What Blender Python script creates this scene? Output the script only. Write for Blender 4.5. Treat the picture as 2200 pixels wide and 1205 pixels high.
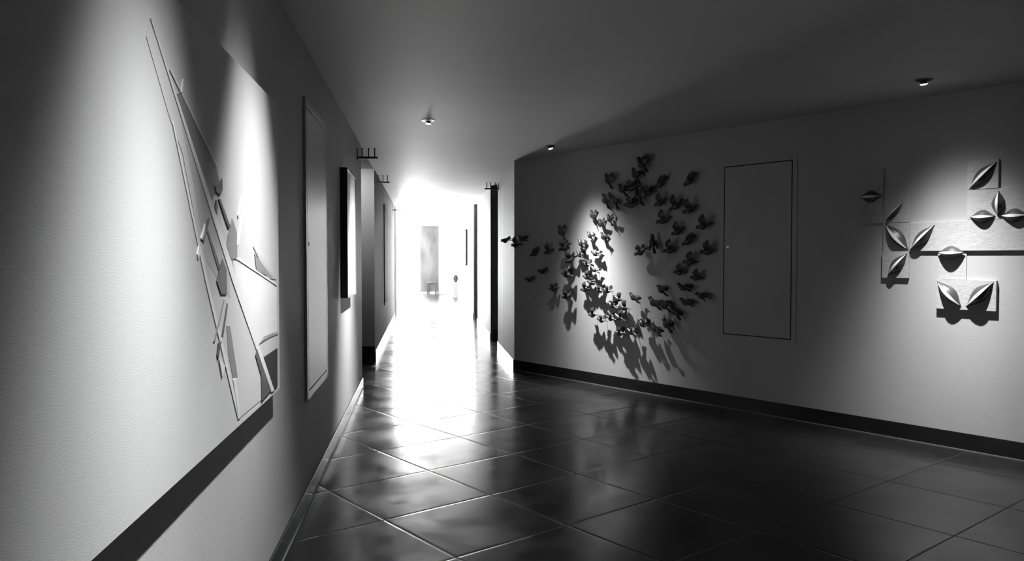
import bpy, bmesh, math, random
from mathutils import Vector, Matrix

for o in list(bpy.data.objects):
    bpy.data.objects.remove(o, do_unlink=True)
SC = bpy.context.scene
COL = SC.collection
rnd = random.Random(4)

# ---------------------------------------------------------------- camera
EYE = Vector((0.0, 0.0, 1.40))
YAW, PITCH = math.radians(6.469), math.radians(-1.693)
cam_data = bpy.data.cameras.new('camera')
cam_data.sensor_width = 36.0
cam_data.lens = 36.0 * 1675.0 / 2200.0
cam_data.clip_start = 0.02
cam = bpy.data.objects.new('camera', cam_data)
COL.objects.link(cam)
cam.location = EYE
fwd = Vector((math.sin(YAW) * math.cos(PITCH), math.cos(YAW) * math.cos(PITCH), math.sin(PITCH)))
cam.rotation_euler = fwd.to_track_quat('-Z', 'Y').to_euler()
SC.camera = cam

# ---------------------------------------------------------------- world, exposure
world = bpy.data.worlds.new('world')
SC.world = world
world.use_nodes = True
world.node_tree.nodes['Background'].inputs[0].default_value = (1, 1, 1, 1)
world.node_tree.nodes['Background'].inputs[1].default_value = 0.0
SC.view_settings.view_transform = 'Standard'
SC.view_settings.look = 'None'
SC.view_settings.exposure = 0.0
SC.view_settings.gamma = 1.0
SC.view_settings.use_curve_mapping = False

DAY_SIDE = 215.0       # daylight radiance of the side glazing
DAY_END = 170.0        # daylight radiance of the end glazing
SPOT_LEFT = 540.0
SPOT_RIGHT = 510.0

# ---------------------------------------------------------------- materials
def mat(name, col, rough=0.6, metal=0.0, spec=0.5, emit=None, noise=None, bump=None):
    m = bpy.data.materials.new(name)
    m.use_nodes = True
    nt = m.node_tree
    b = nt.nodes['Principled BSDF']
    b.inputs['Base Color'].default_value = (col, col, col, 1)
    b.inputs['Roughness'].default_value = rough
    b.inputs['Metallic'].default_value = metal
    b.inputs['Specular IOR Level'].default_value = spec
    if emit:
        b.inputs['Emission Color'].default_value = (1, 1, 1, 1)
        b.inputs['Emission Strength'].default_value = emit
    if noise or bump:
        tc = nt.nodes.new('ShaderNodeTexCoord')
    if noise:                                   # (scale vector, amount): mottled colour
        mp = nt.nodes.new('ShaderNodeMapping')
        mp.inputs['Scale'].default_value = noise[0]
        nz = nt.nodes.new('ShaderNodeTexNoise')
        nz.inputs['Scale'].default_value = 1.0
        nz.inputs['Detail'].default_value = 6.0
        rp = nt.nodes.new('ShaderNodeMapRange')
        rp.inputs[1].default_value = 0.3
        rp.inputs[2].default_value = 0.7
        rp.inputs[3].default_value = col * (1 - noise[1])
        rp.inputs[4].default_value = col * (1 + noise[1])
        nt.links.new(tc.outputs['Object'], mp.inputs[0])
        nt.links.new(mp.outputs[0], nz.inputs['Vector'])
        nt.links.new(nz.outputs[0], rp.inputs[0])
        nt.links.new(rp.outputs[0], b.inputs['Base Color'])
    if bump:                                    # (scale, strength)
        n2 = nt.nodes.new('ShaderNodeTexNoise')
        n2.inputs['Scale'].default_value = bump[0]
        n2.inputs['Detail'].default_value = 5.0
        bp = nt.nodes.new('ShaderNodeBump')
        bp.inputs['Strength'].default_value = bump[1]
        bp.inputs['Distance'].default_value = 0.004
        nt.links.new(tc.outputs['Object'], n2.inputs['Vector'])
        nt.links.new(n2.outputs[0], bp.inputs['Height'])
        nt.links.new(bp.outputs[0], b.inputs['Normal'])
    return m

M = {}
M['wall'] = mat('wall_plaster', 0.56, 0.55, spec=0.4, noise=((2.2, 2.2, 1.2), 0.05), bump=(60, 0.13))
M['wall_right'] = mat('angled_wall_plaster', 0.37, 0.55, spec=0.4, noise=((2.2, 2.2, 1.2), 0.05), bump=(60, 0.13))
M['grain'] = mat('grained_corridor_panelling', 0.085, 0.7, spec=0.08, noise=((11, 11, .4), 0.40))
M['ceiling'] = mat('ceiling_paint', 0.47, 0.6, spec=0.42, noise=((1.5, 1.5, 1.5), 0.03), bump=(80, 0.1))
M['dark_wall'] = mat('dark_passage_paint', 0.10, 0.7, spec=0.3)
M['base'] = mat('baseboard_tile', 0.014, 0.22, spec=0.25, noise=((3, 3, 8), 0.3))
M['grout'] = mat('grout_bead', 0.16, 0.5)
M['canvas'] = mat('white_relief', 0.66, 0.6, spec=0.3, bump=(300, 0.15))
M['white'] = mat('white_gloss', 0.85, 0.4)
M['offwhite'] = mat('pale_relief', 0.55, 0.5)
M['midgrey'] = mat('mid_grey_relief', 0.26, 0.5)
M['dgrey'] = mat('dark_grey_relief', 0.07, 0.5)
M['black'] = mat('black_lacquer', 0.012, 0.35)
M['gap'] = mat('shadow_gap', 0.02, 0.9)
M['panel'] = mat('painted_panel', 0.45, 0.32, spec=0.5, bump=(70, 0.1))
M['metal'] = mat('dark_bronze', 0.055, 0.38, metal=0.35)
M['bracket'] = mat('black_metal', 0.02, 0.4, metal=0.5)
M['stone'] = mat('rough_plaster_tile', 0.38, 0.85, spec=0.2, noise=((25, 25, 60), 0.10), bump=(140, 0.5))
M['leaf'] = mat('dark_leaf_glaze', 0.038, 0.4)
M['leaf_hi'] = mat('leaf_ridge_highlight', 0.6, 0.5)
M['chrome'] = mat('lamp_trim', 0.25, 0.3, metal=0.8)
M['lamp'] = mat('lamp_glow', 0.9, 0.5, emit=30.0)
M['day_side'] = mat('daylit_glass_side', 0.8, 0.3, emit=DAY_SIDE)
M['day_end'] = mat('daylit_glass_end', 0.8, 0.3, emit=DAY_END)
M['frame'] = mat('window_frame_white', 0.7, 0.4)
M['stone_grey'] = mat('grey_stone_slab', 0.10, 0.8, spec=.1, noise=((3, 3, 1.2), 0.35))
M['urn'] = mat('dark_urn', 0.01, 0.8, spec=.05)
M['pedestal'] = mat('grey_pedestal', 0.05, 0.8, spec=.05)
M['matte_black'] = mat('matte_black_frame', 0.004, 0.9, spec=0.0)
M['dark_seat'] = mat('dark_grey_seat', 0.04, 0.8, spec=.1)

def floor_material():
    m = bpy.data.materials.new('dark_floor_tile')
    m.use_nodes = True
    nt = m.node_tree; N = nt.nodes.new; Lk = nt.links.new
    b = nt.nodes['Principled BSDF']
    tc = N('ShaderNodeTexCoord'); sep = N('ShaderNodeSeparateXYZ')
    Lk(tc.outputs['Object'], sep.inputs[0])
    def math_(op, a, c, clamp=False):
        n = N('ShaderNodeMath'); n.operation = op; n.use_clamp = clamp
        for i, v in enumerate((a, c)):
            if v is None: continue
            if isinstance(v, (int, float)): n.inputs[i].default_value = v
            else: Lk(v, n.inputs[i])
        return n.outputs[0]
    X, Y = sep.outputs[0], sep.outputs[1]
    s = math_('ADD', math_('MULTIPLY', X, .8455), math_('MULTIPLY', Y, .534))
    t = math_('SUBTRACT', math_('MULTIPLY', X, .534), math_('MULTIPLY', Y, .8455))
    def cell(v, off, size):
        q = math_('DIVIDE', math_('SUBTRACT', v, off), size)
        fr = math_('FRACT', q, None)
        d = math_('MULTIPLY', math_('MINIMUM', fr, math_('SUBTRACT', 1.0, fr)), size)   # metres to the nearest joint
        return math_('FLOOR', q, None), d
    ci, di = cell(s, 2.05, .705)
    cj, dj = cell(t, -3.64, .668)
    d = math_('MINIMUM', di, dj)
    joint = N('ShaderNodeMapRange'); joint.inputs[1].default_value = .0022; joint.inputs[2].default_value = .0045
    joint.interpolation_type = 'SMOOTHSTEP'
    Lk(d, joint.inputs[0])                       # 0 in the joint, 1 on the tile
    edge = N('ShaderNodeMapRange'); edge.inputs[1].default_value = .002; edge.inputs[2].default_value = .016
    edge.interpolation_type = 'SMOOTHSTEP'
    Lk(d, edge.inputs[0])
    # per-tile random
    comb = N('ShaderNodeCombineXYZ'); Lk(ci, comb.inputs[0]); Lk(cj, comb.inputs[1])
    wn = N('ShaderNodeTexWhiteNoise'); wn.noise_dimensions = '2D'; Lk(comb.outputs[0], wn.inputs['Vector'])
    # mottling
    nz = N('ShaderNodeTexNoise'); nz.inputs['Scale'].default_value = 2.4; nz.inputs['Detail'].default_value = 1.5; nz.inputs['Roughness'].default_value = .5
    Lk(tc.outputs['Object'], nz.inputs['Vector'])
    r1 = N('ShaderNodeMapRange'); r1.inputs[1].default_value = 0; r1.inputs[2].default_value = 1; r1.inputs[3].default_value = .010; r1.inputs[4].default_value = .016
    Lk(nz.outputs[0], r1.inputs[0])
    tint = math_('MULTIPLY', r1.outputs[0], math_('ADD', .85, math_('MULTIPLY', wn.outputs[0], .3)))
    col = N('ShaderNodeMix'); col.data_type = 'FLOAT'
    Lk(joint.outputs[0], col.inputs[0]); col.inputs[2].default_value = .006; Lk(tint, col.inputs[3])
    Lk(col.outputs[0], b.inputs['Base Color'])
    r2 = N('ShaderNodeMapRange'); r2.inputs[1].default_value = .25; r2.inputs[2].default_value = .75; r2.inputs[3].default_value = .15; r2.inputs[4].default_value = .262
    r2.interpolation_type = 'SMOOTHERSTEP'
    n5 = N('ShaderNodeTexNoise'); n5.inputs['Scale'].default_value = 3.0; n5.inputs['Detail'].default_value = 3; n5.inputs['Roughness'].default_value = .55
    Lk(tc.outputs['Object'], n5.inputs['Vector'])
    Lk(n5.outputs[0], r2.inputs[0])
    rg = N('ShaderNodeMix'); rg.data_type = 'FLOAT'
    Lk(joint.outputs[0], rg.inputs[0]); rg.inputs[2].default_value = .8; Lk(r2.outputs[0], rg.inputs[3])
    Lk(rg.outputs[0], b.inputs['Roughness'])
    n3 = N('ShaderNodeTexNoise'); n3.inputs['Scale'].default_value = 7.0; n3.inputs['Detail'].default_value = 4
    Lk(tc.outputs['Object'], n3.inputs['Vector'])
    hgt = math_('ADD', math_('MULTIPLY', edge.outputs[0], 1.0), math_('MULTIPLY', n3.outputs[0], .55))
    bp = N('ShaderNodeBump'); bp.inputs['Strength'].default_value = .6; bp.inputs['Distance'].default_value = .0015
    Lk(hgt, bp.inputs['Height']); Lk(bp.outputs[0], b.inputs['Normal'])
    b.inputs['Specular IOR Level'].default_value = .32
    return m
M['floor'] = floor_material()

# ---------------------------------------------------------------- mesh helpers
LX = -0.662                                     # plane of the left wall
P0 = Vector((1.12, 9.63, 0.0))                  # corner where the angled wall starts
U = Vector((0.534, -0.8455, 0.0)).normalized()  # along the angled wall, towards the viewer
NR = Vector((-0.8455, -0.534, 0.0)).normalized()# out of the angled wall, into the hall
Z = Vector((0, 0, 1))
FRAME_R = Matrix((( U.x, NR.x, 0, P0.x), (U.y, NR.y, 0, P0.y), (0, 0, 1, 0), (0, 0, 0, 1)))   # (u, out, z)
FRAME_L = Matrix(((0, 1, 0, LX), (1, 0, 0, 0), (0, 0, 1, 0), (0, 0, 0, 1)))                   # (y, out, z)
FRAME_C = Matrix(((0, -1, 0, 1.12), (1, 0, 0, 0), (0, 0, 1, 0), (0, 0, 0, 1)))                # corridor's right wall (y, out, z)

def box(bm, x0, x1, y0, y1, z0, z1, mtx=None):
    vs = [bm.verts.new((x, y, z)) for z in (z0, z1) for x, y in ((x0, y0), (x1, y0), (x1, y1), (x0, y1))]
    for f in ((3, 2, 1, 0), (4, 5, 6, 7), (0, 1, 5, 4), (1, 2, 6, 5), (2, 3, 7, 6), (3, 0, 4, 7)):
        bm.faces.new([vs[i] for i in f])
    if mtx is not None:
        bmesh.ops.transform(bm, matrix=mtx, verts=vs)
    return vs

def prism(bm, pts, a, b, axis='z'):
    """polygon pts extruded between a and b along z (plan polygon) or y (wall polygon given as (x, z))"""
    mk = (lambda p, h: (p[0], p[1], h)) if axis == 'z' else (lambda p, h: (p[0], h, p[1]))
    lo = [bm.verts.new(mk(p, a)) for p in pts]; hi = [bm.verts.new(mk(p, b)) for p in pts]
    n = len(pts)
    bm.faces.new(lo[::-1]); bm.faces.new(hi)
    for i in range(n):
        bm.faces.new((lo[i], lo[(i + 1) % n], hi[(i + 1) % n], hi[i]))

def tube(bm, rings, seg=12, cap=True):
    """rings = [(centre, radius_a, radius_b, axis_a, axis_b)]"""
    rows = []
    for c, ra, rb, a, b in rings:
        rows.append([bm.verts.new(c + a * (ra * math.cos(2 * math.pi * k / seg)) + b * (rb * math.sin(2 * math.pi * k / seg))) for k in range(seg)])
    for r0, r1 in zip(rows, rows[1:]):
        for k in range(seg):
            bm.faces.new((r0[k], r0[(k + 1) % seg], r1[(k + 1) % seg], r1[k]))
    if cap:
        bm.faces.new(rows[0][::-1]); bm.faces.new(rows[-1])

def rod(bm, p, q, r, seg=8):
    p, q = Vector(p), Vector(q)
    d = (q - p).normalized()
    a = d.orthogonal().normalized(); b = d.cross(a)
    tube(bm, [(p, r, r, a, b), (q, r, r, a, b)], seg)

def lathe(bm, prof, c=(0, 0, 0), seg=24):
    c = Vector(c); a, b = Vector((1, 0, 0)), Vector((0, 1, 0))
    tube(bm, [(c + Z * z, max(r, 1e-4), max(r, 1e-4), a, b) for r, z in prof], seg)

def obj(name, bm, material, parent=None, mtx=None, smooth=False, bevel=0.0):
    bmesh.ops.recalc_face_normals(bm, faces=bm.faces[:])
    me = bpy.data.meshes.new(name)
    bm.to_mesh(me); bm.free()
    me.materials.append(material)
    if smooth:
        for p in me.polygons: p.use_smooth = True
    o = bpy.data.objects.new(name, me)
    COL.objects.link(o)
    if parent is not None: o.parent = parent
    if mtx is not None: o.matrix_local = mtx
    if bevel:
        md = o.modifiers.new('bevel', 'BEVEL'); md.width = bevel; md.segments = 2; md.limit_method = 'ANGLE'
    return o

def thing(name, label, cat, mtx=None, group=None):
    o = bpy.data.objects.new(name, None); COL.objects.link(o)
    o.empty_display_size = 0.1
    if mtx is not None: o.matrix_world = mtx
    o['label'] = label; o['category'] = cat
    if group: o['group'] = group
    return o

def struct(name, bm, material, parent=None, **kw):
    o = obj(name, bm, material, parent, **kw)
    if parent is None: o['kind'] = 'structure'
    return o

def sbox(name, material, *lims, parent=None, **kw):
    bm = bmesh.new(); box(bm, *lims)
    return struct(name, bm, material, parent, **kw)

def on(frame, x=0, y=0, z=0):
    return frame @ Matrix.Translation((x, y, z))

# ---------------------------------------------------------------- room shell
H = 2.60
sbox('floor', M['floor'], -3.4, 10.2, -3.4, 30.4, -0.1, 0.0)
sbox('ceiling', M['ceiling'], -3.4, 10.2, -3.4, 30.4, H, H + 0.15)
W = M['wall']
sbox('wall_left', W, LX - .2, LX, -3.2, 8.506, 0, H)
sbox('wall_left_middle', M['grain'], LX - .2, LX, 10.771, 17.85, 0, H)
sbox('wall_left_reveal', W, LX - .2, LX, 10.751, 10.771, 0, H)
# side passage off the left wall
sbox('wall_left_passage_near', W, -3.2, LX - .2, 8.306, 8.506, 0, H)
sbox('wall_left_passage_far', W, -3.2, LX - .2, 10.751, 10.951, 0, H)
sbox('wall_left_passage_end', W, -3.4, -3.2, 8.306, 10.951, 0, H)
# second, narrow passage before the glazing
sbox('wall_left_niche_near', W, -3.2, LX - .2, 17.65, 17.85, 0, H)
sbox('wall_left_niche_far', W, -3.2, LX, 19.38, 19.5, 0, H)
sbox('wall_left_niche_end', W, -3.4, -3.2, 17.65, 19.5, 0, H)
# angled wall and the corridor wall behind its corner
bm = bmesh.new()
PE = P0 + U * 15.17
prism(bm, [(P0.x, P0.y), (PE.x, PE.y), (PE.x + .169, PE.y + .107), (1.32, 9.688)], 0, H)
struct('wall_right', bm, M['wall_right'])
bm = bmesh.new()
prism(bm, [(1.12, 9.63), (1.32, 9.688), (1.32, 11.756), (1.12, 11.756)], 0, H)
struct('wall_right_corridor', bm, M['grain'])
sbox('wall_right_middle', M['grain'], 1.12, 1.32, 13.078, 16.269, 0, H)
sbox('wall_right_far', W, 1.12, 1.32, 17.65, 25.3, 0, H)
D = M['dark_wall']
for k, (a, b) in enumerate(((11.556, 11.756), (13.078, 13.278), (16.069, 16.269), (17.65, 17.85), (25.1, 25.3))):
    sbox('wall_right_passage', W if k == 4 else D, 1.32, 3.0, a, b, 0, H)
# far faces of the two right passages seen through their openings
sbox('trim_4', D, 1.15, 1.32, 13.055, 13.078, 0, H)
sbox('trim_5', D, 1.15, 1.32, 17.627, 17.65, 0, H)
sbox('wall_right_end', W, 3.0, 3.2, 11.556, 30.2, 0, H)
sbox('wall_back', D, LX - .2, 9.6, -3.4, -3.2, 0, H)
# end wall: glazed strip on the left, plaster on the right
sbox('wall_end', W, -0.125, 3.0, 30.0, 30.2, 0, H)

def glazing(name, frame, x0, x1, z0, z1, n, material):
    """glazed opening in a wall plane: frame, mullions, one pane per bay"""
    root = thing(name, '', '')
    del root['label']; del root['category']; root['kind'] = 'structure'
    root.matrix_world = frame
    bm = bmesh.new()
    t = .045
    box(bm, x0, x1, -.09, -.02, z0, z0 + t); box(bm, x0, x1, -.09, -.02, z1 - t, z1)
    w = (x1 - x0) / n
    for i in range(n + 1):
        c = x0 + i * w
        box(bm, max(x0, c - t / 2), min(x1, c + t / 2), -.09, -.02, z0 + t, z1 - t)
    obj('window_frame', bm, M['frame'], root)
    for i in range(n):
        bm = bmesh.new()
        box(bm, x0 + i * w + t / 2, x0 + (i + 1) * w - t / 2, -.065, -.055, z0 + t, z1 - t)
        obj('pane', bm, material, root)
    return root
glazing('window_1', FRAME_L, 19.5, 24.75, 0.0, H, 4, M['day_side'])
FRAME_E = Matrix(((1, 0, 0, 0), (0, -1, 0, 30.0), (0, 0, 1, 0), (0, 0, 0, 1)))
sbox('wall_left_far', W, LX - .2, LX, 24.75, 30.0, 0, H)
glazing('window_2', FRAME_E, LX, -0.125, 0.0, H, 1, M['day_end'])
sbox('wall_end_outer', W, LX - .2, -0.125, 30.1, 30.2, 0, H)
sbox('wall_left_outer', W, LX - .2, LX - .1, 19.5, 24.75, 0, H)

# baseboards and the pale bead at their foot
BH = .125
def base(name, frame, x0, x1, y0=0.0, h=BH):
    bm = bmesh.new(); box(bm, x0, x1, y0, y0 + .012, 0.0, h)
    struct(name, bm, M['base'], mtx=frame, bevel=.002)
base('baseboard_left', FRAME_L, -3.2, 8.506, h=.105)
base('baseboard_left_middle', FRAME_L, 10.751, 17.85)
base('baseboard_right', FRAME_R, 0.0, 15.1)
base('baseboard_right_corridor', FRAME_C, 9.65, 11.756)
base('baseboard_right_middle', FRAME_C, 13.078, 16.269)
base('baseboard_right_far', FRAME_C, 17.65, 25.3)
sbox('baseboard_left_reveal', M['base'], -3.2, LX, 10.739, 10.751, 0, .19)
sbox('baseboard_passage', M['base'], 1.15, 3.0, 13.043, 13.055, 0, .19)
sbox('baseboard_end', M['midgrey'], -.125, 3.0, 29.988, 30.0, 0, .1)
bm = bmesh.new(); box(bm, 0.0, 15.1, .012, .017, 0.0, .006)
struct('trim_1', bm, M['grout'], mtx=FRAME_R)
bm = bmesh.new(); box(bm, -3.2, 8.506, .012, .017, 0.0, .006)
struct('trim_2', bm, M['grout'], mtx=FRAME_L)
# grey stone slab facing on the end wall
sbox('trim_3', M['stone_grey'], -.125, .57, 29.96, 30.0, .1, H)

# ---------------------------------------------------------------- recessed spot lamps
def beam_profile(ld, sigma, q0, q1, p0=None, p1=None):
    """reflector lamp: bell-shaped beam of width sigma (degrees) with a side baffle cutting in between q0 and q1"""
    ld.use_nodes = True
    nt = ld.node_tree; N = nt.nodes.new; Lk = nt.links.new
    em = [n for n in nt.nodes if n.type == 'EMISSION'][0]
    tc = N('ShaderNodeTexCoord'); sp = N('ShaderNodeSeparateXYZ'); Lk(tc.outputs['Normal'], sp.inputs[0])
    def m(op, a, c=None):
        n = N('ShaderNodeMath'); n.operation = op
        for i, v in enumerate((a, c)):
            if v is None: continue
            if isinstance(v, (int, float)): n.inputs[i].default_value = v
            else: Lk(v, n.inputs[i])
        return n.outputs[0]
    cz = m('ABSOLUTE', sp.outputs[2])
    th = m('ARCCOSINE', m('MINIMUM', cz, 1.0))
    g = m('EXPONENT', m('MULTIPLY', m('MULTIPLY', th, th), -0.5 / math.radians(sigma) ** 2))
    q = m('DIVIDE', sp.outputs[0], m('MAXIMUM', cz, .05))
    for sgn, a, b in ((1, q0, q1), (-1, p0 or q0, p1 or q1)):
        mr = N('ShaderNodeMapRange'); mr.interpolation_type = 'SMOOTHSTEP'
        mr.inputs[1].default_value = a; mr.inputs[2].default_value = b; mr.inputs[3].default_value = 1.0; mr.inputs[4].default_value = 0.0
        Lk(m('MULTIPLY', q, sgn), mr.inputs[0])
        g = m('MULTIPLY', g, mr.outputs[0])
    Lk(g, em.inputs['Strength'])

def spot_lamp(name_label, x, y, aim, watts, cone, blend, size=.018, beam=None, group='recessed ceiling spot lamps'):
    root = thing('ceiling_spotlight', name_label, 'ceiling light', Matrix.Translation((x, y, H)), group)
    bm = bmesh.new()
    R0, R1 = .040, .056
    a, b = Vector((1, 0, 0)), Vector((0, 1, 0))
    tube(bm, [(Vector((0, 0, 0)), R1, R1, a, b), (Vector((0, 0, -.006)), R1, R1, a, b), (Vector((0, 0, -.006)), R0, R0, a, b), (Vector((0, 0, 0)), R0, R0, a, b)], 32, cap=False)
    obj('trim_ring', bm, M['chrome'], root, smooth=False)
    bm = bmesh.new()
    tube(bm, [(Vector((0, 0, -.0005)), R0, R0, a, b), (Vector((0, 0, -.0015)), R0, R0, a, b)], 32)  # flat black disc, its colour imitates the shade inside a recess
    obj('recess_disc', bm, M['black'], root)
    tgt = Vector(aim); here = Vector((x, y, H - .03))
    d = (tgt - here).normalized()
    q = d.to_track_quat('-Z', 'Y').to_matrix().to_4x4()
    bm = bmesh.new()
    lathe(bm, [(.012, .026), (.022, .012), (.026, 0.0)], seg=20)
    obj('gimbal', bm, M['chrome'], root, mtx=Matrix.Translation((0, 0, -.030)) @ q, smooth=True)
    bm = bmesh.new()
    lathe(bm, [(.022, .0005), (.023, -.002), (.012, -.006)], seg=20)
    obj('bulb', bm, M['lamp'], root, mtx=Matrix.Translation((0, 0, -.030)) @ q, smooth=True)
    ld = bpy.data.lights.new('spot_beam', 'SPOT')
    ld.energy = watts; ld.spot_size = math.radians(cone); ld.spot_blend = blend; ld.shadow_soft_size = size
    lo = bpy.data.objects.new('spot_beam', ld); COL.objects.link(lo)
    lo.parent = root
    lo.matrix_local = Matrix.Translation(Vector((0, 0, -.030)) + d * .014) @ q
    if beam: beam_profile(ld, *beam)
    return root

def wallpt(u, z, d=0.0): return P0 + U * u + NR * d + Z * z
spot_lamp('recessed ceiling spot lamp nearest the corridor mouth, beside the angled wall', 1.361, 8.317, wallpt(1.76, -.35), SPOT_RIGHT * 2.25, 150, .1, beam=(11, .22, .42, .15, .90))
spot_lamp('recessed ceiling spot lamp at the right, above the leaf relief tiles', 3.361, 4.955, wallpt(5.22, -.5), SPOT_RIGHT * 1.4, 150, .1, beam=(13, .30, 1.0))
spot_lamp('recessed ceiling spot lamp in the middle of the corridor ceiling, level with the framed picture', 0.044, 6.894, (LX, 6.95, -1.0), SPOT_LEFT * 1.7, 150, .1, beam=(14, .30, .6))
spot_lamp('recessed ceiling spot lamp over the right half of the white abstract relief', -.14, 2.97, (LX, 2.97, -1.8), SPOT_LEFT * .74, 150, .1, beam=(15.6, .35, .68))
spot_lamp('recessed ceiling spot lamp over the left half of the white abstract relief', -.14, 1.86, (LX, 1.86, -1.8), SPOT_LEFT, 150, .1, beam=(12.3, .30, .62))
spot_lamp('added spot lamp hidden in the left side passage to light its far face', -1.15, 9.9, (-.75, 10.75, 2.0), 34.0, 90, 1.0)  # added unseen lamp that brightens the opening's far face

# ---------------------------------------------------------------- abstract relief on the left wall
art = thing('abstract_relief', 'large white abstract relief panel of long shards hanging on the left wall', 'wall art', on(FRAME_L, 2.24, .037, .826))
def arel(pts): return [(y - 2.24, z - .826) for y, z in pts]
bm = bmesh.new(); box(bm, -1.24, 1.24, -.014, 0.0, 0.0, 1.235)
obj('backing_panel', bm, M['canvas'], art, bevel=.002)
bm = bmesh.new()
bm.free()
for x in (-1.0, 0.96):
    bm = bmesh.new(); box(bm, x, x + .04, -.037, -.014, .1, 1.13)
    obj('mounting_batten', bm, M['black'], art)
SH = [
 ('beam', 'canvas', 0.006, [(1.894,1.945),(3.295,0.850),(2.715,0.854),(2.465,1.176),(2.336,1.337),(2.128,1.671),(2.024,1.749),(1.868,1.902)]),
 ('facet', 'midgrey', 0.009, [(2.082,1.815),(2.114,1.831),(2.454,1.676),(2.496,1.631),(2.407,1.570),(2.343,1.608)]),  # grey colour stands in for the unlit stretch between two beams
 ('facet', 'offwhite', 0.008, [(2.100,1.781),(2.343,1.608),(2.591,1.401),(2.610,1.269),(2.339,1.391),(2.230,1.595)]),
 ('edge_strip', 'white', 0.013, [(2.029,1.865),(2.043,1.868),(2.476,1.679),(2.454,1.676)]),
 ('edge_strip', 'white', 0.016, [(1.894,1.950),(1.904,1.946),(3.336,0.845),(3.275,0.848),(2.631,1.329)]),
 ('edge_strip', 'white', 0.011, [(2.045,1.736),(2.053,1.740),(2.346,1.339),(2.736,0.853),(2.702,0.855),(2.326,1.332)]),
 ('shard', 'white', 0.02, [(2.114,1.827),(2.135,1.866),(2.126,1.830)]),
 ('facet', 'dgrey', 0.019, [(2.430,1.613),(2.468,1.618),(2.519,1.645),(2.523,1.610),(2.494,1.591),(2.451,1.598)]),
 ('facet', 'dgrey', 0.018, [(2.449,1.573),(2.465,1.556),(2.453,1.530),(2.432,1.550)]),
 ('facet', 'midgrey', 0.02, [(2.646,1.528),(2.703,1.484),(2.706,1.398),(2.622,1.395),(2.568,1.436),(2.594,1.475)]),
 ('facet', 'dgrey', 0.02, [(2.514,1.396),(2.559,1.362),(2.562,1.283),(2.492,1.286),(2.444,1.328),(2.473,1.359)]),
 ('bar', 'dgrey', 0.018, [(2.369,1.518),(2.374,1.509),(2.307,1.442),(2.288,1.454),(2.323,1.492)]),
 ('bar', 'white', 0.022, [(2.323,1.497),(2.313,1.470),(2.288,1.449),(2.279,1.454)]),
 ('bar', 'dgrey', 0.015, [(2.337,1.482),(2.357,1.480),(2.490,1.370),(2.468,1.359)]),
 ('bar', 'dgrey', 0.015, [(2.477,1.578),(2.499,1.580),(2.620,1.500),(2.595,1.491)]),
 ('shard', 'white', 0.018, [(2.259,1.435),(2.268,1.409),(2.253,1.396),(2.245,1.409)]),
 ('shard', 'white', 0.018, [(2.811,1.590),(2.825,1.584),(2.735,1.446),(2.707,1.439)]),
 ('shard', 'white', 0.016, [(2.783,1.613),(2.790,1.608),(2.732,1.531),(2.725,1.543)]),
 ('shard', 'offwhite', 0.01, [(2.963,1.441),(3.411,1.307),(3.229,1.316)]),
 ('facet', 'midgrey', 0.012, [(2.986,1.414),(3.348,1.309),(3.248,1.323),(3.016,1.353)]),
 ('wing_panel', 'white', 0.005, [(2.634,1.402),(2.746,1.400),(3.420,1.271),(3.422,1.083),(3.143,1.088),(3.003,1.060)]),
 ('edge_strip', 'white', 0.014, [(2.719,1.400),(3.421,1.285),(3.420,1.279),(2.705,1.394)]),
 ('curved_strip', 'midgrey', 0.009, [(3.037,1.070),(3.143,1.082),(3.296,1.082),(3.432,1.076),(3.432,1.070),(3.296,1.074),(3.161,1.073)]),
 ('facet', 'dgrey', 0.018, [(3.003,1.058),(3.060,1.012),(3.266,0.857),(3.079,0.846),(3.074,0.947),(2.977,1.037)]),
 ('block', 'gap', 0.014, [(3.086,1.009),(3.418,1.012),(3.410,0.849),(3.295,0.850)]),
 ('bar', 'dgrey', 0.014, [(2.567,1.256),(2.578,1.247),(2.515,1.153),(2.498,1.159)]),
 ('bar', 'midgrey', 0.013, [(2.526,1.269),(2.537,1.264),(2.421,1.148),(2.405,1.150)]),
 ('shard', 'dgrey', 0.016, [(2.492,1.141),(2.451,1.088),(2.440,1.104),(2.453,1.138)]),
 ('shard', 'white', 0.018, [(2.462,1.088),(2.489,1.079),(2.534,1.060),(2.498,1.027)]),
 ('facet', 'midgrey', 0.01, [(2.558,1.183),(2.606,1.178),(2.701,0.999),(2.636,1.004),(2.578,1.091)]),
 ('shard', 'white', 0.015, [(2.636,1.000),(2.675,0.998),(2.723,0.883),(2.702,0.868)]),
]
for nm, mk, th, pts in SH:
    bm = bmesh.new(); prism(bm, arel(pts), 0.0005, th * .2, 'y')
    obj(nm, bm, M[mk], art)

# ---------------------------------------------------------------- framed pictures
def framed_picture(label, frame, x, z, w, h, depth, border, face, group=None, rim=None):
    root = thing('framed_picture', label, 'picture', on(frame, x, 0, z), group)
    bm = bmesh.new()
    b = border
    box(bm, -w/2, -w/2 + b, 0.001, depth, 0, h); box(bm, w/2 - b, w/2, 0.001, depth, 0, h)
    box(bm, -w/2 + b, w/2 - b, 0.001, depth, 0, b); box(bm, -w/2 + b, w/2 - b, 0.001, depth, h - b, h)
    obj('frame', bm, rim or M['black'], root, bevel=.002)
    bm = bmesh.new(); box(bm, -w/2 + b, w/2 - b, 0.001, depth - .004, b, h - b)
    obj('picture_surface', bm, face, root)
    return root
framed_picture('black framed white picture on the left wall past the tall access panel', FRAME_L, 6.78, 1.072, .80, 1.05, .056, .018, M['white'])
framed_picture('dark narrow framed picture on the right corridor wall beyond the second opening', FRAME_C, 20.4, 1.19, .95, .93, .055, .03, M['offwhite'], rim=M['matte_black'])
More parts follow.
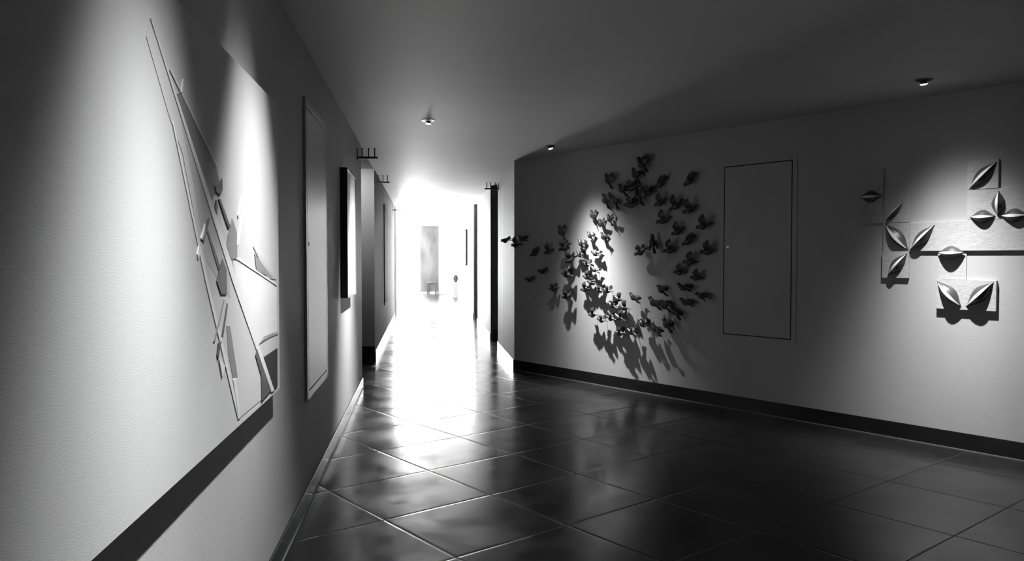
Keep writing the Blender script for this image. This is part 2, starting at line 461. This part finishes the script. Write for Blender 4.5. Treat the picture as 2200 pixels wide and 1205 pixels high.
framed_picture('faint pale framed picture farthest along the right corridor wall', FRAME_C, 22.7, 1.15, .8, .9, .03, .02, M['offwhite'], rim=M['dark_seat'])

# ---------------------------------------------------------------- flush access panels
def access_panel(label, frame, x0, x1, z0, z1, proud=.02, mp=None):
    mp = mp or M['panel']
    root = thing('access_panel', label, 'access panel', on(frame, (x0 + x1) / 2, 0, z0), 'tall flush access panels')
    w = x1 - x0; h = z1 - z0; f = .045
    bm = bmesh.new()
    box(bm, -w/2 - f, -w/2, 0.0005, proud * .5, -f, h + f); box(bm, w/2, w/2 + f, 0.0005, proud * .5, -f, h + f)
    box(bm, -w/2, w/2, 0.0005, proud * .5, -f, 0); box(bm, -w/2, w/2, 0.0005, proud * .5, h, h + f)
    obj('frame', bm, mp, root, bevel=.002)
    bm = bmesh.new(); box(bm, -w/2, w/2, 0.0003, .001, 0, h)
    obj('shadow_gap', bm, M['gap'], root)
    g = .009
    bm = bmesh.new(); box(bm, -w/2 + g, w/2 - g, .0012, proud * .5, g, h - g)
    lf = obj('door_leaf', bm, mp, root, bevel=.002)
    bm = bmesh.new(); rod(bm, (-w/2 + .05, proud * .5, h * .52), (-w/2 + .05, proud * .5 + .003, h * .52), .011, 12)
    obj('lock', bm, M['chrome'], lf)
    return root
access_panel('tall pale access panel on the left wall, between the white relief and the framed picture', FRAME_L, 4.49, 5.33, .64, 2.25, .03)
access_panel('tall grey access panel on the angled wall, between the birds and the leaf tiles', FRAME_R, 3.11, 3.812, .686, 2.24, .012, M['wall_right'])
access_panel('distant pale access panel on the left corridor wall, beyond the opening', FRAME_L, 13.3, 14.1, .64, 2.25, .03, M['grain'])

# ---------------------------------------------------------------- projecting brackets by the openings
def bracket(label, frame, x, z):
    root = thing('wall_bracket', label, 'bracket', on(frame, x, 0, z), 'black brackets projecting at the openings')
    bm = bmesh.new(); box(bm, -.012, .012, .001, .205, -.010, .010)
    obj('arm', bm, M['bracket'], root, bevel=.002)
    bm = bmesh.new(); box(bm, -.03, .03, .0005, .008, -.03, .09)
    obj('wall_plate', bm, M['bracket'], root)
    for d in (.05, .115, .175):
        bm = bmesh.new(); rod(bm, (0, d, .010), (0, d, .085), .006, 8)
        lathe(bm, [(.009, .085), (.009, .095)], (0, d, 0), 8)
        obj('pin', bm, M['bracket'], root)
bracket('black pronged bracket high on the left wall, nearest of the row on that side', FRAME_L, 8.00, 2.405)
bracket('black pronged bracket high on the left wall, second along after the opening', FRAME_L, 10.80, 2.425)
bracket('faint pronged bracket farthest along the left corridor wall', FRAME_L, 17.2, 2.43)
bracket('dark pronged bracket high on the right corridor wall by the tall dark opening', FRAME_C, 11.70, 2.43)

# ---------------------------------------------------------------- birds on the angled wall
def leaf_sheet(bm, root_p, tip, width_dir, w, camber, thick=.0022, n=8):
    """a thin curved feathered blade from root_p to tip, w wide at its belly"""
    root_p, tip, wd = Vector(root_p), Vector(tip), Vector(width_dir).normalized()
    ax = tip - root_p
    nn = ax.cross(wd).normalized()
    rows = []
    for i in range(n + 1):
        t = i / n
        c = root_p + ax * t + nn * (camber * math.sin(math.pi * t))
        hw = w * (math.sin(math.pi * min(1, t * .88 + .10)) ** .8) * .5
        hw = max(hw, .0012)
        th = thick * (1 - .6 * t)
        rows.append([bm.verts.new(c - wd * hw * 1.0), bm.verts.new(c + nn * (th + hw * .18)), bm.verts.new(c + wd * hw * .85), bm.verts.new(c - nn * (th - hw * .12))])
    for a, b in zip(rows, rows[1:]):
        for k in range(4):
            bm.faces.new((a[k], a[(k + 1) % 4], b[(k + 1) % 4], b[k]))
    bm.faces.new(rows[0][::-1]); bm.faces.new(rows[-1])

def bird_meshes(v):
    X, Y = Vector((1, 0, 0)), Vector((0, 1, 0))
    bm = bmesh.new()
    # beak, head, neck, breast, rump, tail: one continuous skin; beak points to -x
    prof = [(-.088, -.010, .001, .001), (-.080, -.004, .004, .0035), (-.074, .002, .0105, .010), (-.062, .005, .0150, .0135),
            (-.050, .002, .0125, .012), (-.034, -.002, .0185, .018), (-.010, -.006, .0235, .0225), (.014, -.005, .019, .018),
            (.036, .000, .0105, .010), (.052, .002, .0065, .010), (.078, .004, .0045, .018), (.104, .007, .0025, .021), (.112, .008, .001, .012)]
    tube(bm, [(Vector((x * (.84 if x > 0 else 1), 0, z)), rz * 1.18, ry * 1.1, Z, Y) for x, z, rz, ry in prof], 10)
    body = bm
    wings = []
    sets = {0: (((.000, .008, .010), (.082, .035, .050), .050), ((.000, -.008, .010), (.070, -.045, .062), .048)),     # folded back, gliding
            1: (((-.006, .010, .012), (.018, .062, .070), .058), ((-.006, -.010, .012), (.026, -.050, .076), .056)),   # mid beat
            2: (((-.006, .010, .012), (.030, .040, .105), .060), ((-.010, -.010, .012), (-.048, -.034, .082), .050)),  # raised high
            3: (((-.002, .010, .008), (.060, .060, -.030), .058), ((-.004, -.008, .010), (.060, -.040, .046), .054))}  # spread
    for p, q, w in sets[v]:
        wb = bmesh.new()
        p = (p[0], p[1] * .8, p[2]); q = (q[0] * .9, q[1] * .55, q[2] * .9)
        leaf_sheet(wb, p, q, (1, 0, -.25), w * 1.25, .012 if q[1] > 0 else -.012)
        wings.append(wb)
    return body, wings

PROTO = {}
def proto_bird(v):
    body, wings = bird_meshes(v)
    root = thing('metal_bird', 'x', 'wall bird')
    obj('body', body, M['metal'], root, smooth=True)
    for wb in wings: obj('wing', wb, M['metal'], root, smooth=False)
    bm = bmesh.new(); rod(bm, (0, -1.0, 0), (0, 0, 0), .0028, 6)
    obj('mounting_pin', bm, M['bracket'], root)
    return root

def bird(v, u, z, d, ang, scale, label):
    first = v not in PROTO
    if first: PROTO[v] = proto_bird(v)
    src = PROTO[v]
    root = src
    if not first:
        root = src.copy(); COL.objects.link(root)
        for ch in list(src.children):
            c = ch.copy(); COL.objects.link(c); c.parent = root
    # the head tilts in the wall plane: a positive angle lifts the beak
    root.matrix_world = on(FRAME_R, u, d, z) @ Matrix.Rotation(math.radians(ang), 4, 'Y') @ Matrix.Diagonal((scale, scale, scale, 1))
    for c in root.children:
        if c.name.startswith('mounting_pin'):
            c.scale = (1, (d - .001) / scale, 1)
    root['label'] = label; root['category'] = 'wall bird'; root['group'] = 'dark birds swirling over the angled wall'
    return root

BIRDS = [
 ('C0', [(0.065,1.610,0.19,3,-5), (0.177,1.553,0.12,2,-5), (0.241,1.626,0.07,0,20)]),
 ('B', [(0.450,1.455,0.07,0,-25), (0.702,1.471,0.07,2,-15), (0.586,1.241,0.07,3,0), (0.359,1.137,0.08,3,0), (0.785,1.038,0.07,1,-5)]),
 ('C', [(0.911,1.688,0.07,2,60), (0.997,1.516,0.09,1,-20), (1.090,1.374,0.09,2,-20), (1.033,1.205,0.08,1,10), (1.040,0.957,0.10,1,-10)]),
 ('D', [(1.410,1.858,0.07,2,70), (1.546,1.762,0.07,2,60), (1.686,1.802,0.07,2,60), (1.582,1.616,0.07,1,60), (1.389,1.635,0.07,1,50), (1.250,1.550,0.07,1,50)]),
 ('E', [(1.235,1.426,0.07,1,40), (1.473,1.441,0.08,0,20), (1.345,1.323,0.09,1,20), (1.476,1.263,0.09,0,30), (1.345,1.181,0.09,2,10), (1.427,1.124,0.09,0,10), (1.317,1.045,0.09,2,-5)]),
 ('F', [(1.673,2.218,0.08,2,60), (1.615,2.009,0.07,2,60), (1.763,1.986,0.08,1,60), (1.880,2.105,0.08,1,50)]),
 ('G', [(2.145,2.350,0.09,2,50), (2.071,2.240,0.09,1,60), (2.012,2.121,0.09,1,0), (2.000,1.948,0.09,1,0), (2.107,2.027,0.08,2,60), (2.237,2.053,0.09,1,0), (2.389,2.135,0.09,0,-30)]),
 ('H', [(2.753,2.140,0.09,0,-35), (2.391,1.947,0.07,2,-20), (2.580,1.909,0.07,2,-30), (2.750,1.860,0.07,2,-20), (2.425,1.769,0.08,2,-15), (2.605,1.654,0.07,2,-20), (2.924,1.698,0.08,2,-10)]),
 ('I', [(2.311,1.545,0.10,3,80), (2.144,1.457,0.10,1,-20), (2.516,1.473,0.08,2,-10), (2.744,1.561,0.08,0,-30), (2.963,1.457,0.08,2,-5)]),
 ('J', [(2.754,1.355,0.07,2,0), (2.637,1.255,0.07,2,0), (2.836,1.205,0.08,2,0), (2.691,1.107,0.08,0,25), (2.921,1.035,0.09,3,15), (2.718,0.964,0.09,0,25), (2.415,1.071,0.09,1,40)]),
 ('K', [(2.327,0.941,0.09,0,40), (2.458,0.917,0.08,1,40), (2.583,0.870,0.09,0,50), (2.483,0.727,0.09,1,50), (2.339,0.680,0.09,0,50), (2.178,0.716,0.09,1,30)]),
 ('L', [(1.541,1.042,0.09,1,10), (1.674,1.042,0.09,1,10), (1.832,0.959,0.09,2,20), (1.737,0.885,0.09,1,20), (1.908,0.871,0.10,2,10), (2.051,0.983,0.10,0,40)]),
 ('M', [(1.453,0.770,0.10,2,0), (1.595,0.722,0.09,1,10), (1.725,0.749,0.09,1,10), (1.857,0.764,0.09,2,20), (1.863,0.602,0.10,1,0), (2.034,0.625,0.10,1,20)]),
]
ORD = ['first', 'second', 'third', 'fourth', 'fifth', 'sixth', 'seventh']
WORDS = {
 'B': ('dim dark bird in the sparse scatter near the wall corner, %s from the left', 'x'),
 'C': ('dark bird in the short column left of the lit patch, %s from top', 'z'),
 'D': ('small dark bird on the upper left rim of the lit patch, %s from the top', 'z'),
 'E': ('bird in the crowded strip at the left of the brightest light, %s from the top', 'z'),
 'F': ('dark bird in the foursome above the lit patch, %s from the left', 'x'),
 'G': ('black bird in the topmost cluster of the swirl, %s from the top', 'z'),
 'H': ('dark bird in the upper right field near the access panel, %s from the top', 'z'),
 'I': ('dark bird in the middle row right of the lit patch, %s from the left', 'x'),
 'J': ('dark bird in the lower right arc near the access panel, %s from the top', 'z'),
 'K': ('dark bird with a long soft shadow in the dim bottom tail, %s from the left', 'x'),
 'L': ('bird in the upper row of the bright bottom cluster, %s from the left', 'x'),
 'M': ('bird in the lowest row of the swirl, long shadow below, %s from the left', 'x')}
CORNER = ['black bird jutting past the corner of the angled wall on the longest pin',
          'black bird on a long pin right at the corner of the angled wall',
          'faint grey bird low against the wall just right of the corner pair']
SC_B = {'C0': .95, 'B': .95, 'C': 1.0, 'D': .80, 'E': .80, 'F': .95, 'G': 1.05, 'H': .92, 'I': 1.0, 'J': .92, 'K': 1.0, 'L': .82, 'M': .88}
for key, lst in BIRDS:
    if key == 'C0':
        for (u, z, d, v, a), lb in zip(lst, CORNER): bird(v, u, z, d, a, 1.1, lb)
        continue
    text, ax = WORDS[key]
    for i, (u, z, d, v, a) in enumerate(sorted(lst, key=(lambda b: b[0]) if ax == 'x' else (lambda b: -b[1]))):
        bird(v, u, z, d * (.56 if key in 'DEL' else .66) + .010 * (i % 2), a, 1.14 * SC_B[key] * rnd.uniform(.92, 1.1), text % ORD[i])

# ---------------------------------------------------------------- leaf relief tiles
TCOL = [4.396, 4.601, 4.805, 5.008, 5.208, 5.411, 5.614, 5.817, 6.02]
TROW = [2.090, 1.884, 1.668, 1.447, 1.240, 1.020]
def tile(label, c0, c1, r0, r1, th):
    u0, u1, z1, z0 = TCOL[c0], TCOL[c1], TROW[r0], TROW[r1]
    root = thing('relief_tile', label, 'wall tile', on(FRAME_R, (u0 + u1) / 2, 0, z0), 'pale relief tiles with dark leaves')
    bm = bmesh.new(); box(bm, -(u1 - u0) / 2 + .001, (u1 - u0) / 2 - .001, .001, th, .001, z1 - z0 - .001)
    obj('tile_slab', bm, M['stone'], root, bevel=.002)
    return root, (u0 + u1) / 2, z0, th

def leaf(t, a, b, w=.085, hgt=.042, highlight=True, lift=None):
    """pointed ridged leaf from a to b (wall coordinates u, z) on tile t"""
    root, uc, zc, th = t
    th = lift or th
    A, B = Vector((a[0] - uc, 0, a[1] - zc)), Vector((b[0] - uc, 0, b[1] - zc))
    ax = (B - A); L = ax.length; ax.normalize()
    side = Vector((-ax.z, 0, ax.x))
    if side.z < 0: side = -side              # side points up the wall
    n = 14
    def prof(t):                             # pointed at both ends, belly slightly off centre
        return (math.sin(math.pi * t) ** 1.35)
    bm = bmesh.new(); mid = bmesh.new()
    rows = []
    ridge = []
    for i in range(n + 1):
        t = i / n
        hw = w / 2 * prof(t) + .0012
        c = A + ax * (L * t)
        hz = hgt * (math.sin(math.pi * t) ** .9)
        s = .18 * hw
        rows.append([bm.verts.new(c + side * hw + Vector((0, th - .001, 0))),
                     bm.verts.new(c + side * (hw * .62) + Vector((0, th + hz * .55, 0))),
                     bm.verts.new(c + side * s + Vector((0, th + hz + .001, 0))),
                     bm.verts.new(c - side * (hw * .25) + Vector((0, th + hz * 1.12 + .001, 0))),
                     bm.verts.new(c - side * (hw * .75) + Vector((0, th + hz * .62, 0))),
                     bm.verts.new(c - side * hw + Vector((0, th - .001, 0)))])
        ridge.append((c + side * s + Vector((0, th + hz + .0015, 0)), c - side * (hw * .25) + Vector((0, th + hz * 1.12 + .0015, 0))))
    for p, q in zip(rows, rows[1:]):
        for k in range(5): bm.faces.new((p[k], p[k + 1], q[k + 1], q[k]))
        bm.faces.new((p[5], p[0], q[0], q[5]))
    bm.faces.new(rows[0][::-1]); bm.faces.new(rows[-1])
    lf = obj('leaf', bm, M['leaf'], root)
    if highlight:  # pale strip paints the ridge highlight onto the dark leaf
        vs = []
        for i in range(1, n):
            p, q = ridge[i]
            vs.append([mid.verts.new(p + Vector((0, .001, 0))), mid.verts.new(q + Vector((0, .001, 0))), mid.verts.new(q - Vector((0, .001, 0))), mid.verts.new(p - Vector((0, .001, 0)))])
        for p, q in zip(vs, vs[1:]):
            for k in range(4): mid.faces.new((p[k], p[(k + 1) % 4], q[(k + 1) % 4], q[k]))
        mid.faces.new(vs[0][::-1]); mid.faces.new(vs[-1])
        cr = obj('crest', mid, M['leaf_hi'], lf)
        cr['label'] = 'painted highlight along the leaf ridge'

t = tile('tall pale tile at the far left of the leaf relief, one dark leaf across it', 0, 1, 0, 2, .016)
leaf(t, (4.412, 1.880), (4.592, 1.880), .094)
t = tile('square tile just right of the tall tile, small slanting leaf on it', 1, 2, 1, 2, .014)
leaf(t, (4.626, 1.684), (4.749, 1.812), .050)
t = tile('square tile second from the bottom of the left column, leaf pointing down right', 1, 2, 2, 3, .012)
leaf(t, (4.619, 1.662), (4.800, 1.455), .098)
t = tile('square tile at the foot of the left column, leaf pointing up right', 1, 2, 3, 4, .022)
leaf(t, (4.645, 1.256), (4.795, 1.432), .094)
t = tile('long horizontal tile band running out at the right, leaf at its left end', 2, 8, 2, 3, .020)
leaf(t, (4.812, 1.455), (4.992, 1.644), .088)
t = tile('square tile hanging under the long band, one level leaf on its top edge', 3, 4, 3, 4, .008)
leaf(t, (5.014, 1.436), (5.198, 1.436), .094, lift=.0215)
t = tile('square tile at the top of the leaf relief, slanting leaf with a dark edge', 4, 5, 0, 1, .024)
leaf(t, (5.224, 1.892), (5.401, 2.070), .094)
t = tile('wide tile above the long band, with three leaves meeting at a point', 4, 8, 1, 2, .0205)
leaf(t, (5.413, 1.868), (5.411, 1.682), .088)
leaf(t, (5.228, 1.690), (5.396, 1.690), .094)
leaf(t, (5.425, 1.690), (5.600, 1.690), .094)
t = tile('thick lowest tile with two leaves forming a V, dark shadow beneath it', 3, 5, 4, 5, .026)
leaf(t, (5.015, 1.226), (5.185, 1.045), .098)
leaf(t, (5.216, 1.045), (5.394, 1.230), .098)

# ---------------------------------------------------------------- far end of the corridor
ped = thing('pedestal', 'slim pale pedestal at the far end of the corridor by the right wall', 'pedestal', Matrix.Translation((1.10, 27.0, 0)))
bm = bmesh.new(); box(bm, -.09, .09, -.09, .09, 0, .04); box(bm, -.065, .065, -.065, .065, .04, .52); box(bm, -.085, .085, -.085, .085, .52, .55)
obj('column', bm, M['pedestal'], ped, bevel=.006)
bm = bmesh.new(); lathe(bm, [(.035, 0), (.04, .01), (.075, .08), (.085, .14), (.06, .2), (.035, .225), (.045, .25)], seg=24)
urn = obj('urn', bm, M['urn'], None, mtx=Matrix.Translation((1.10, 27.0, .5505)), smooth=True)
urn['label'] = 'dark rounded urn standing on the slim pale pedestal'; urn['category'] = 'urn'
st = thing('stool', 'low dark grey stool against the grey slab of the end wall', 'stool', Matrix.Translation((.30, 29.5, 0)))
bm = bmesh.new(); box(bm, -.17, .17, -.17, .17, .40, .47)
obj('seat', bm, M['dark_seat'], st, bevel=.01)
for sx in (-1, 1):
    for sy in (-1, 1):
        bm = bmesh.new(); box(bm, sx * .15 - .018, sx * .15 + .018, sy * .15 - .018, sy * .15 + .018, 0, .40)
        obj('leg', bm, M['dark_seat'], st)
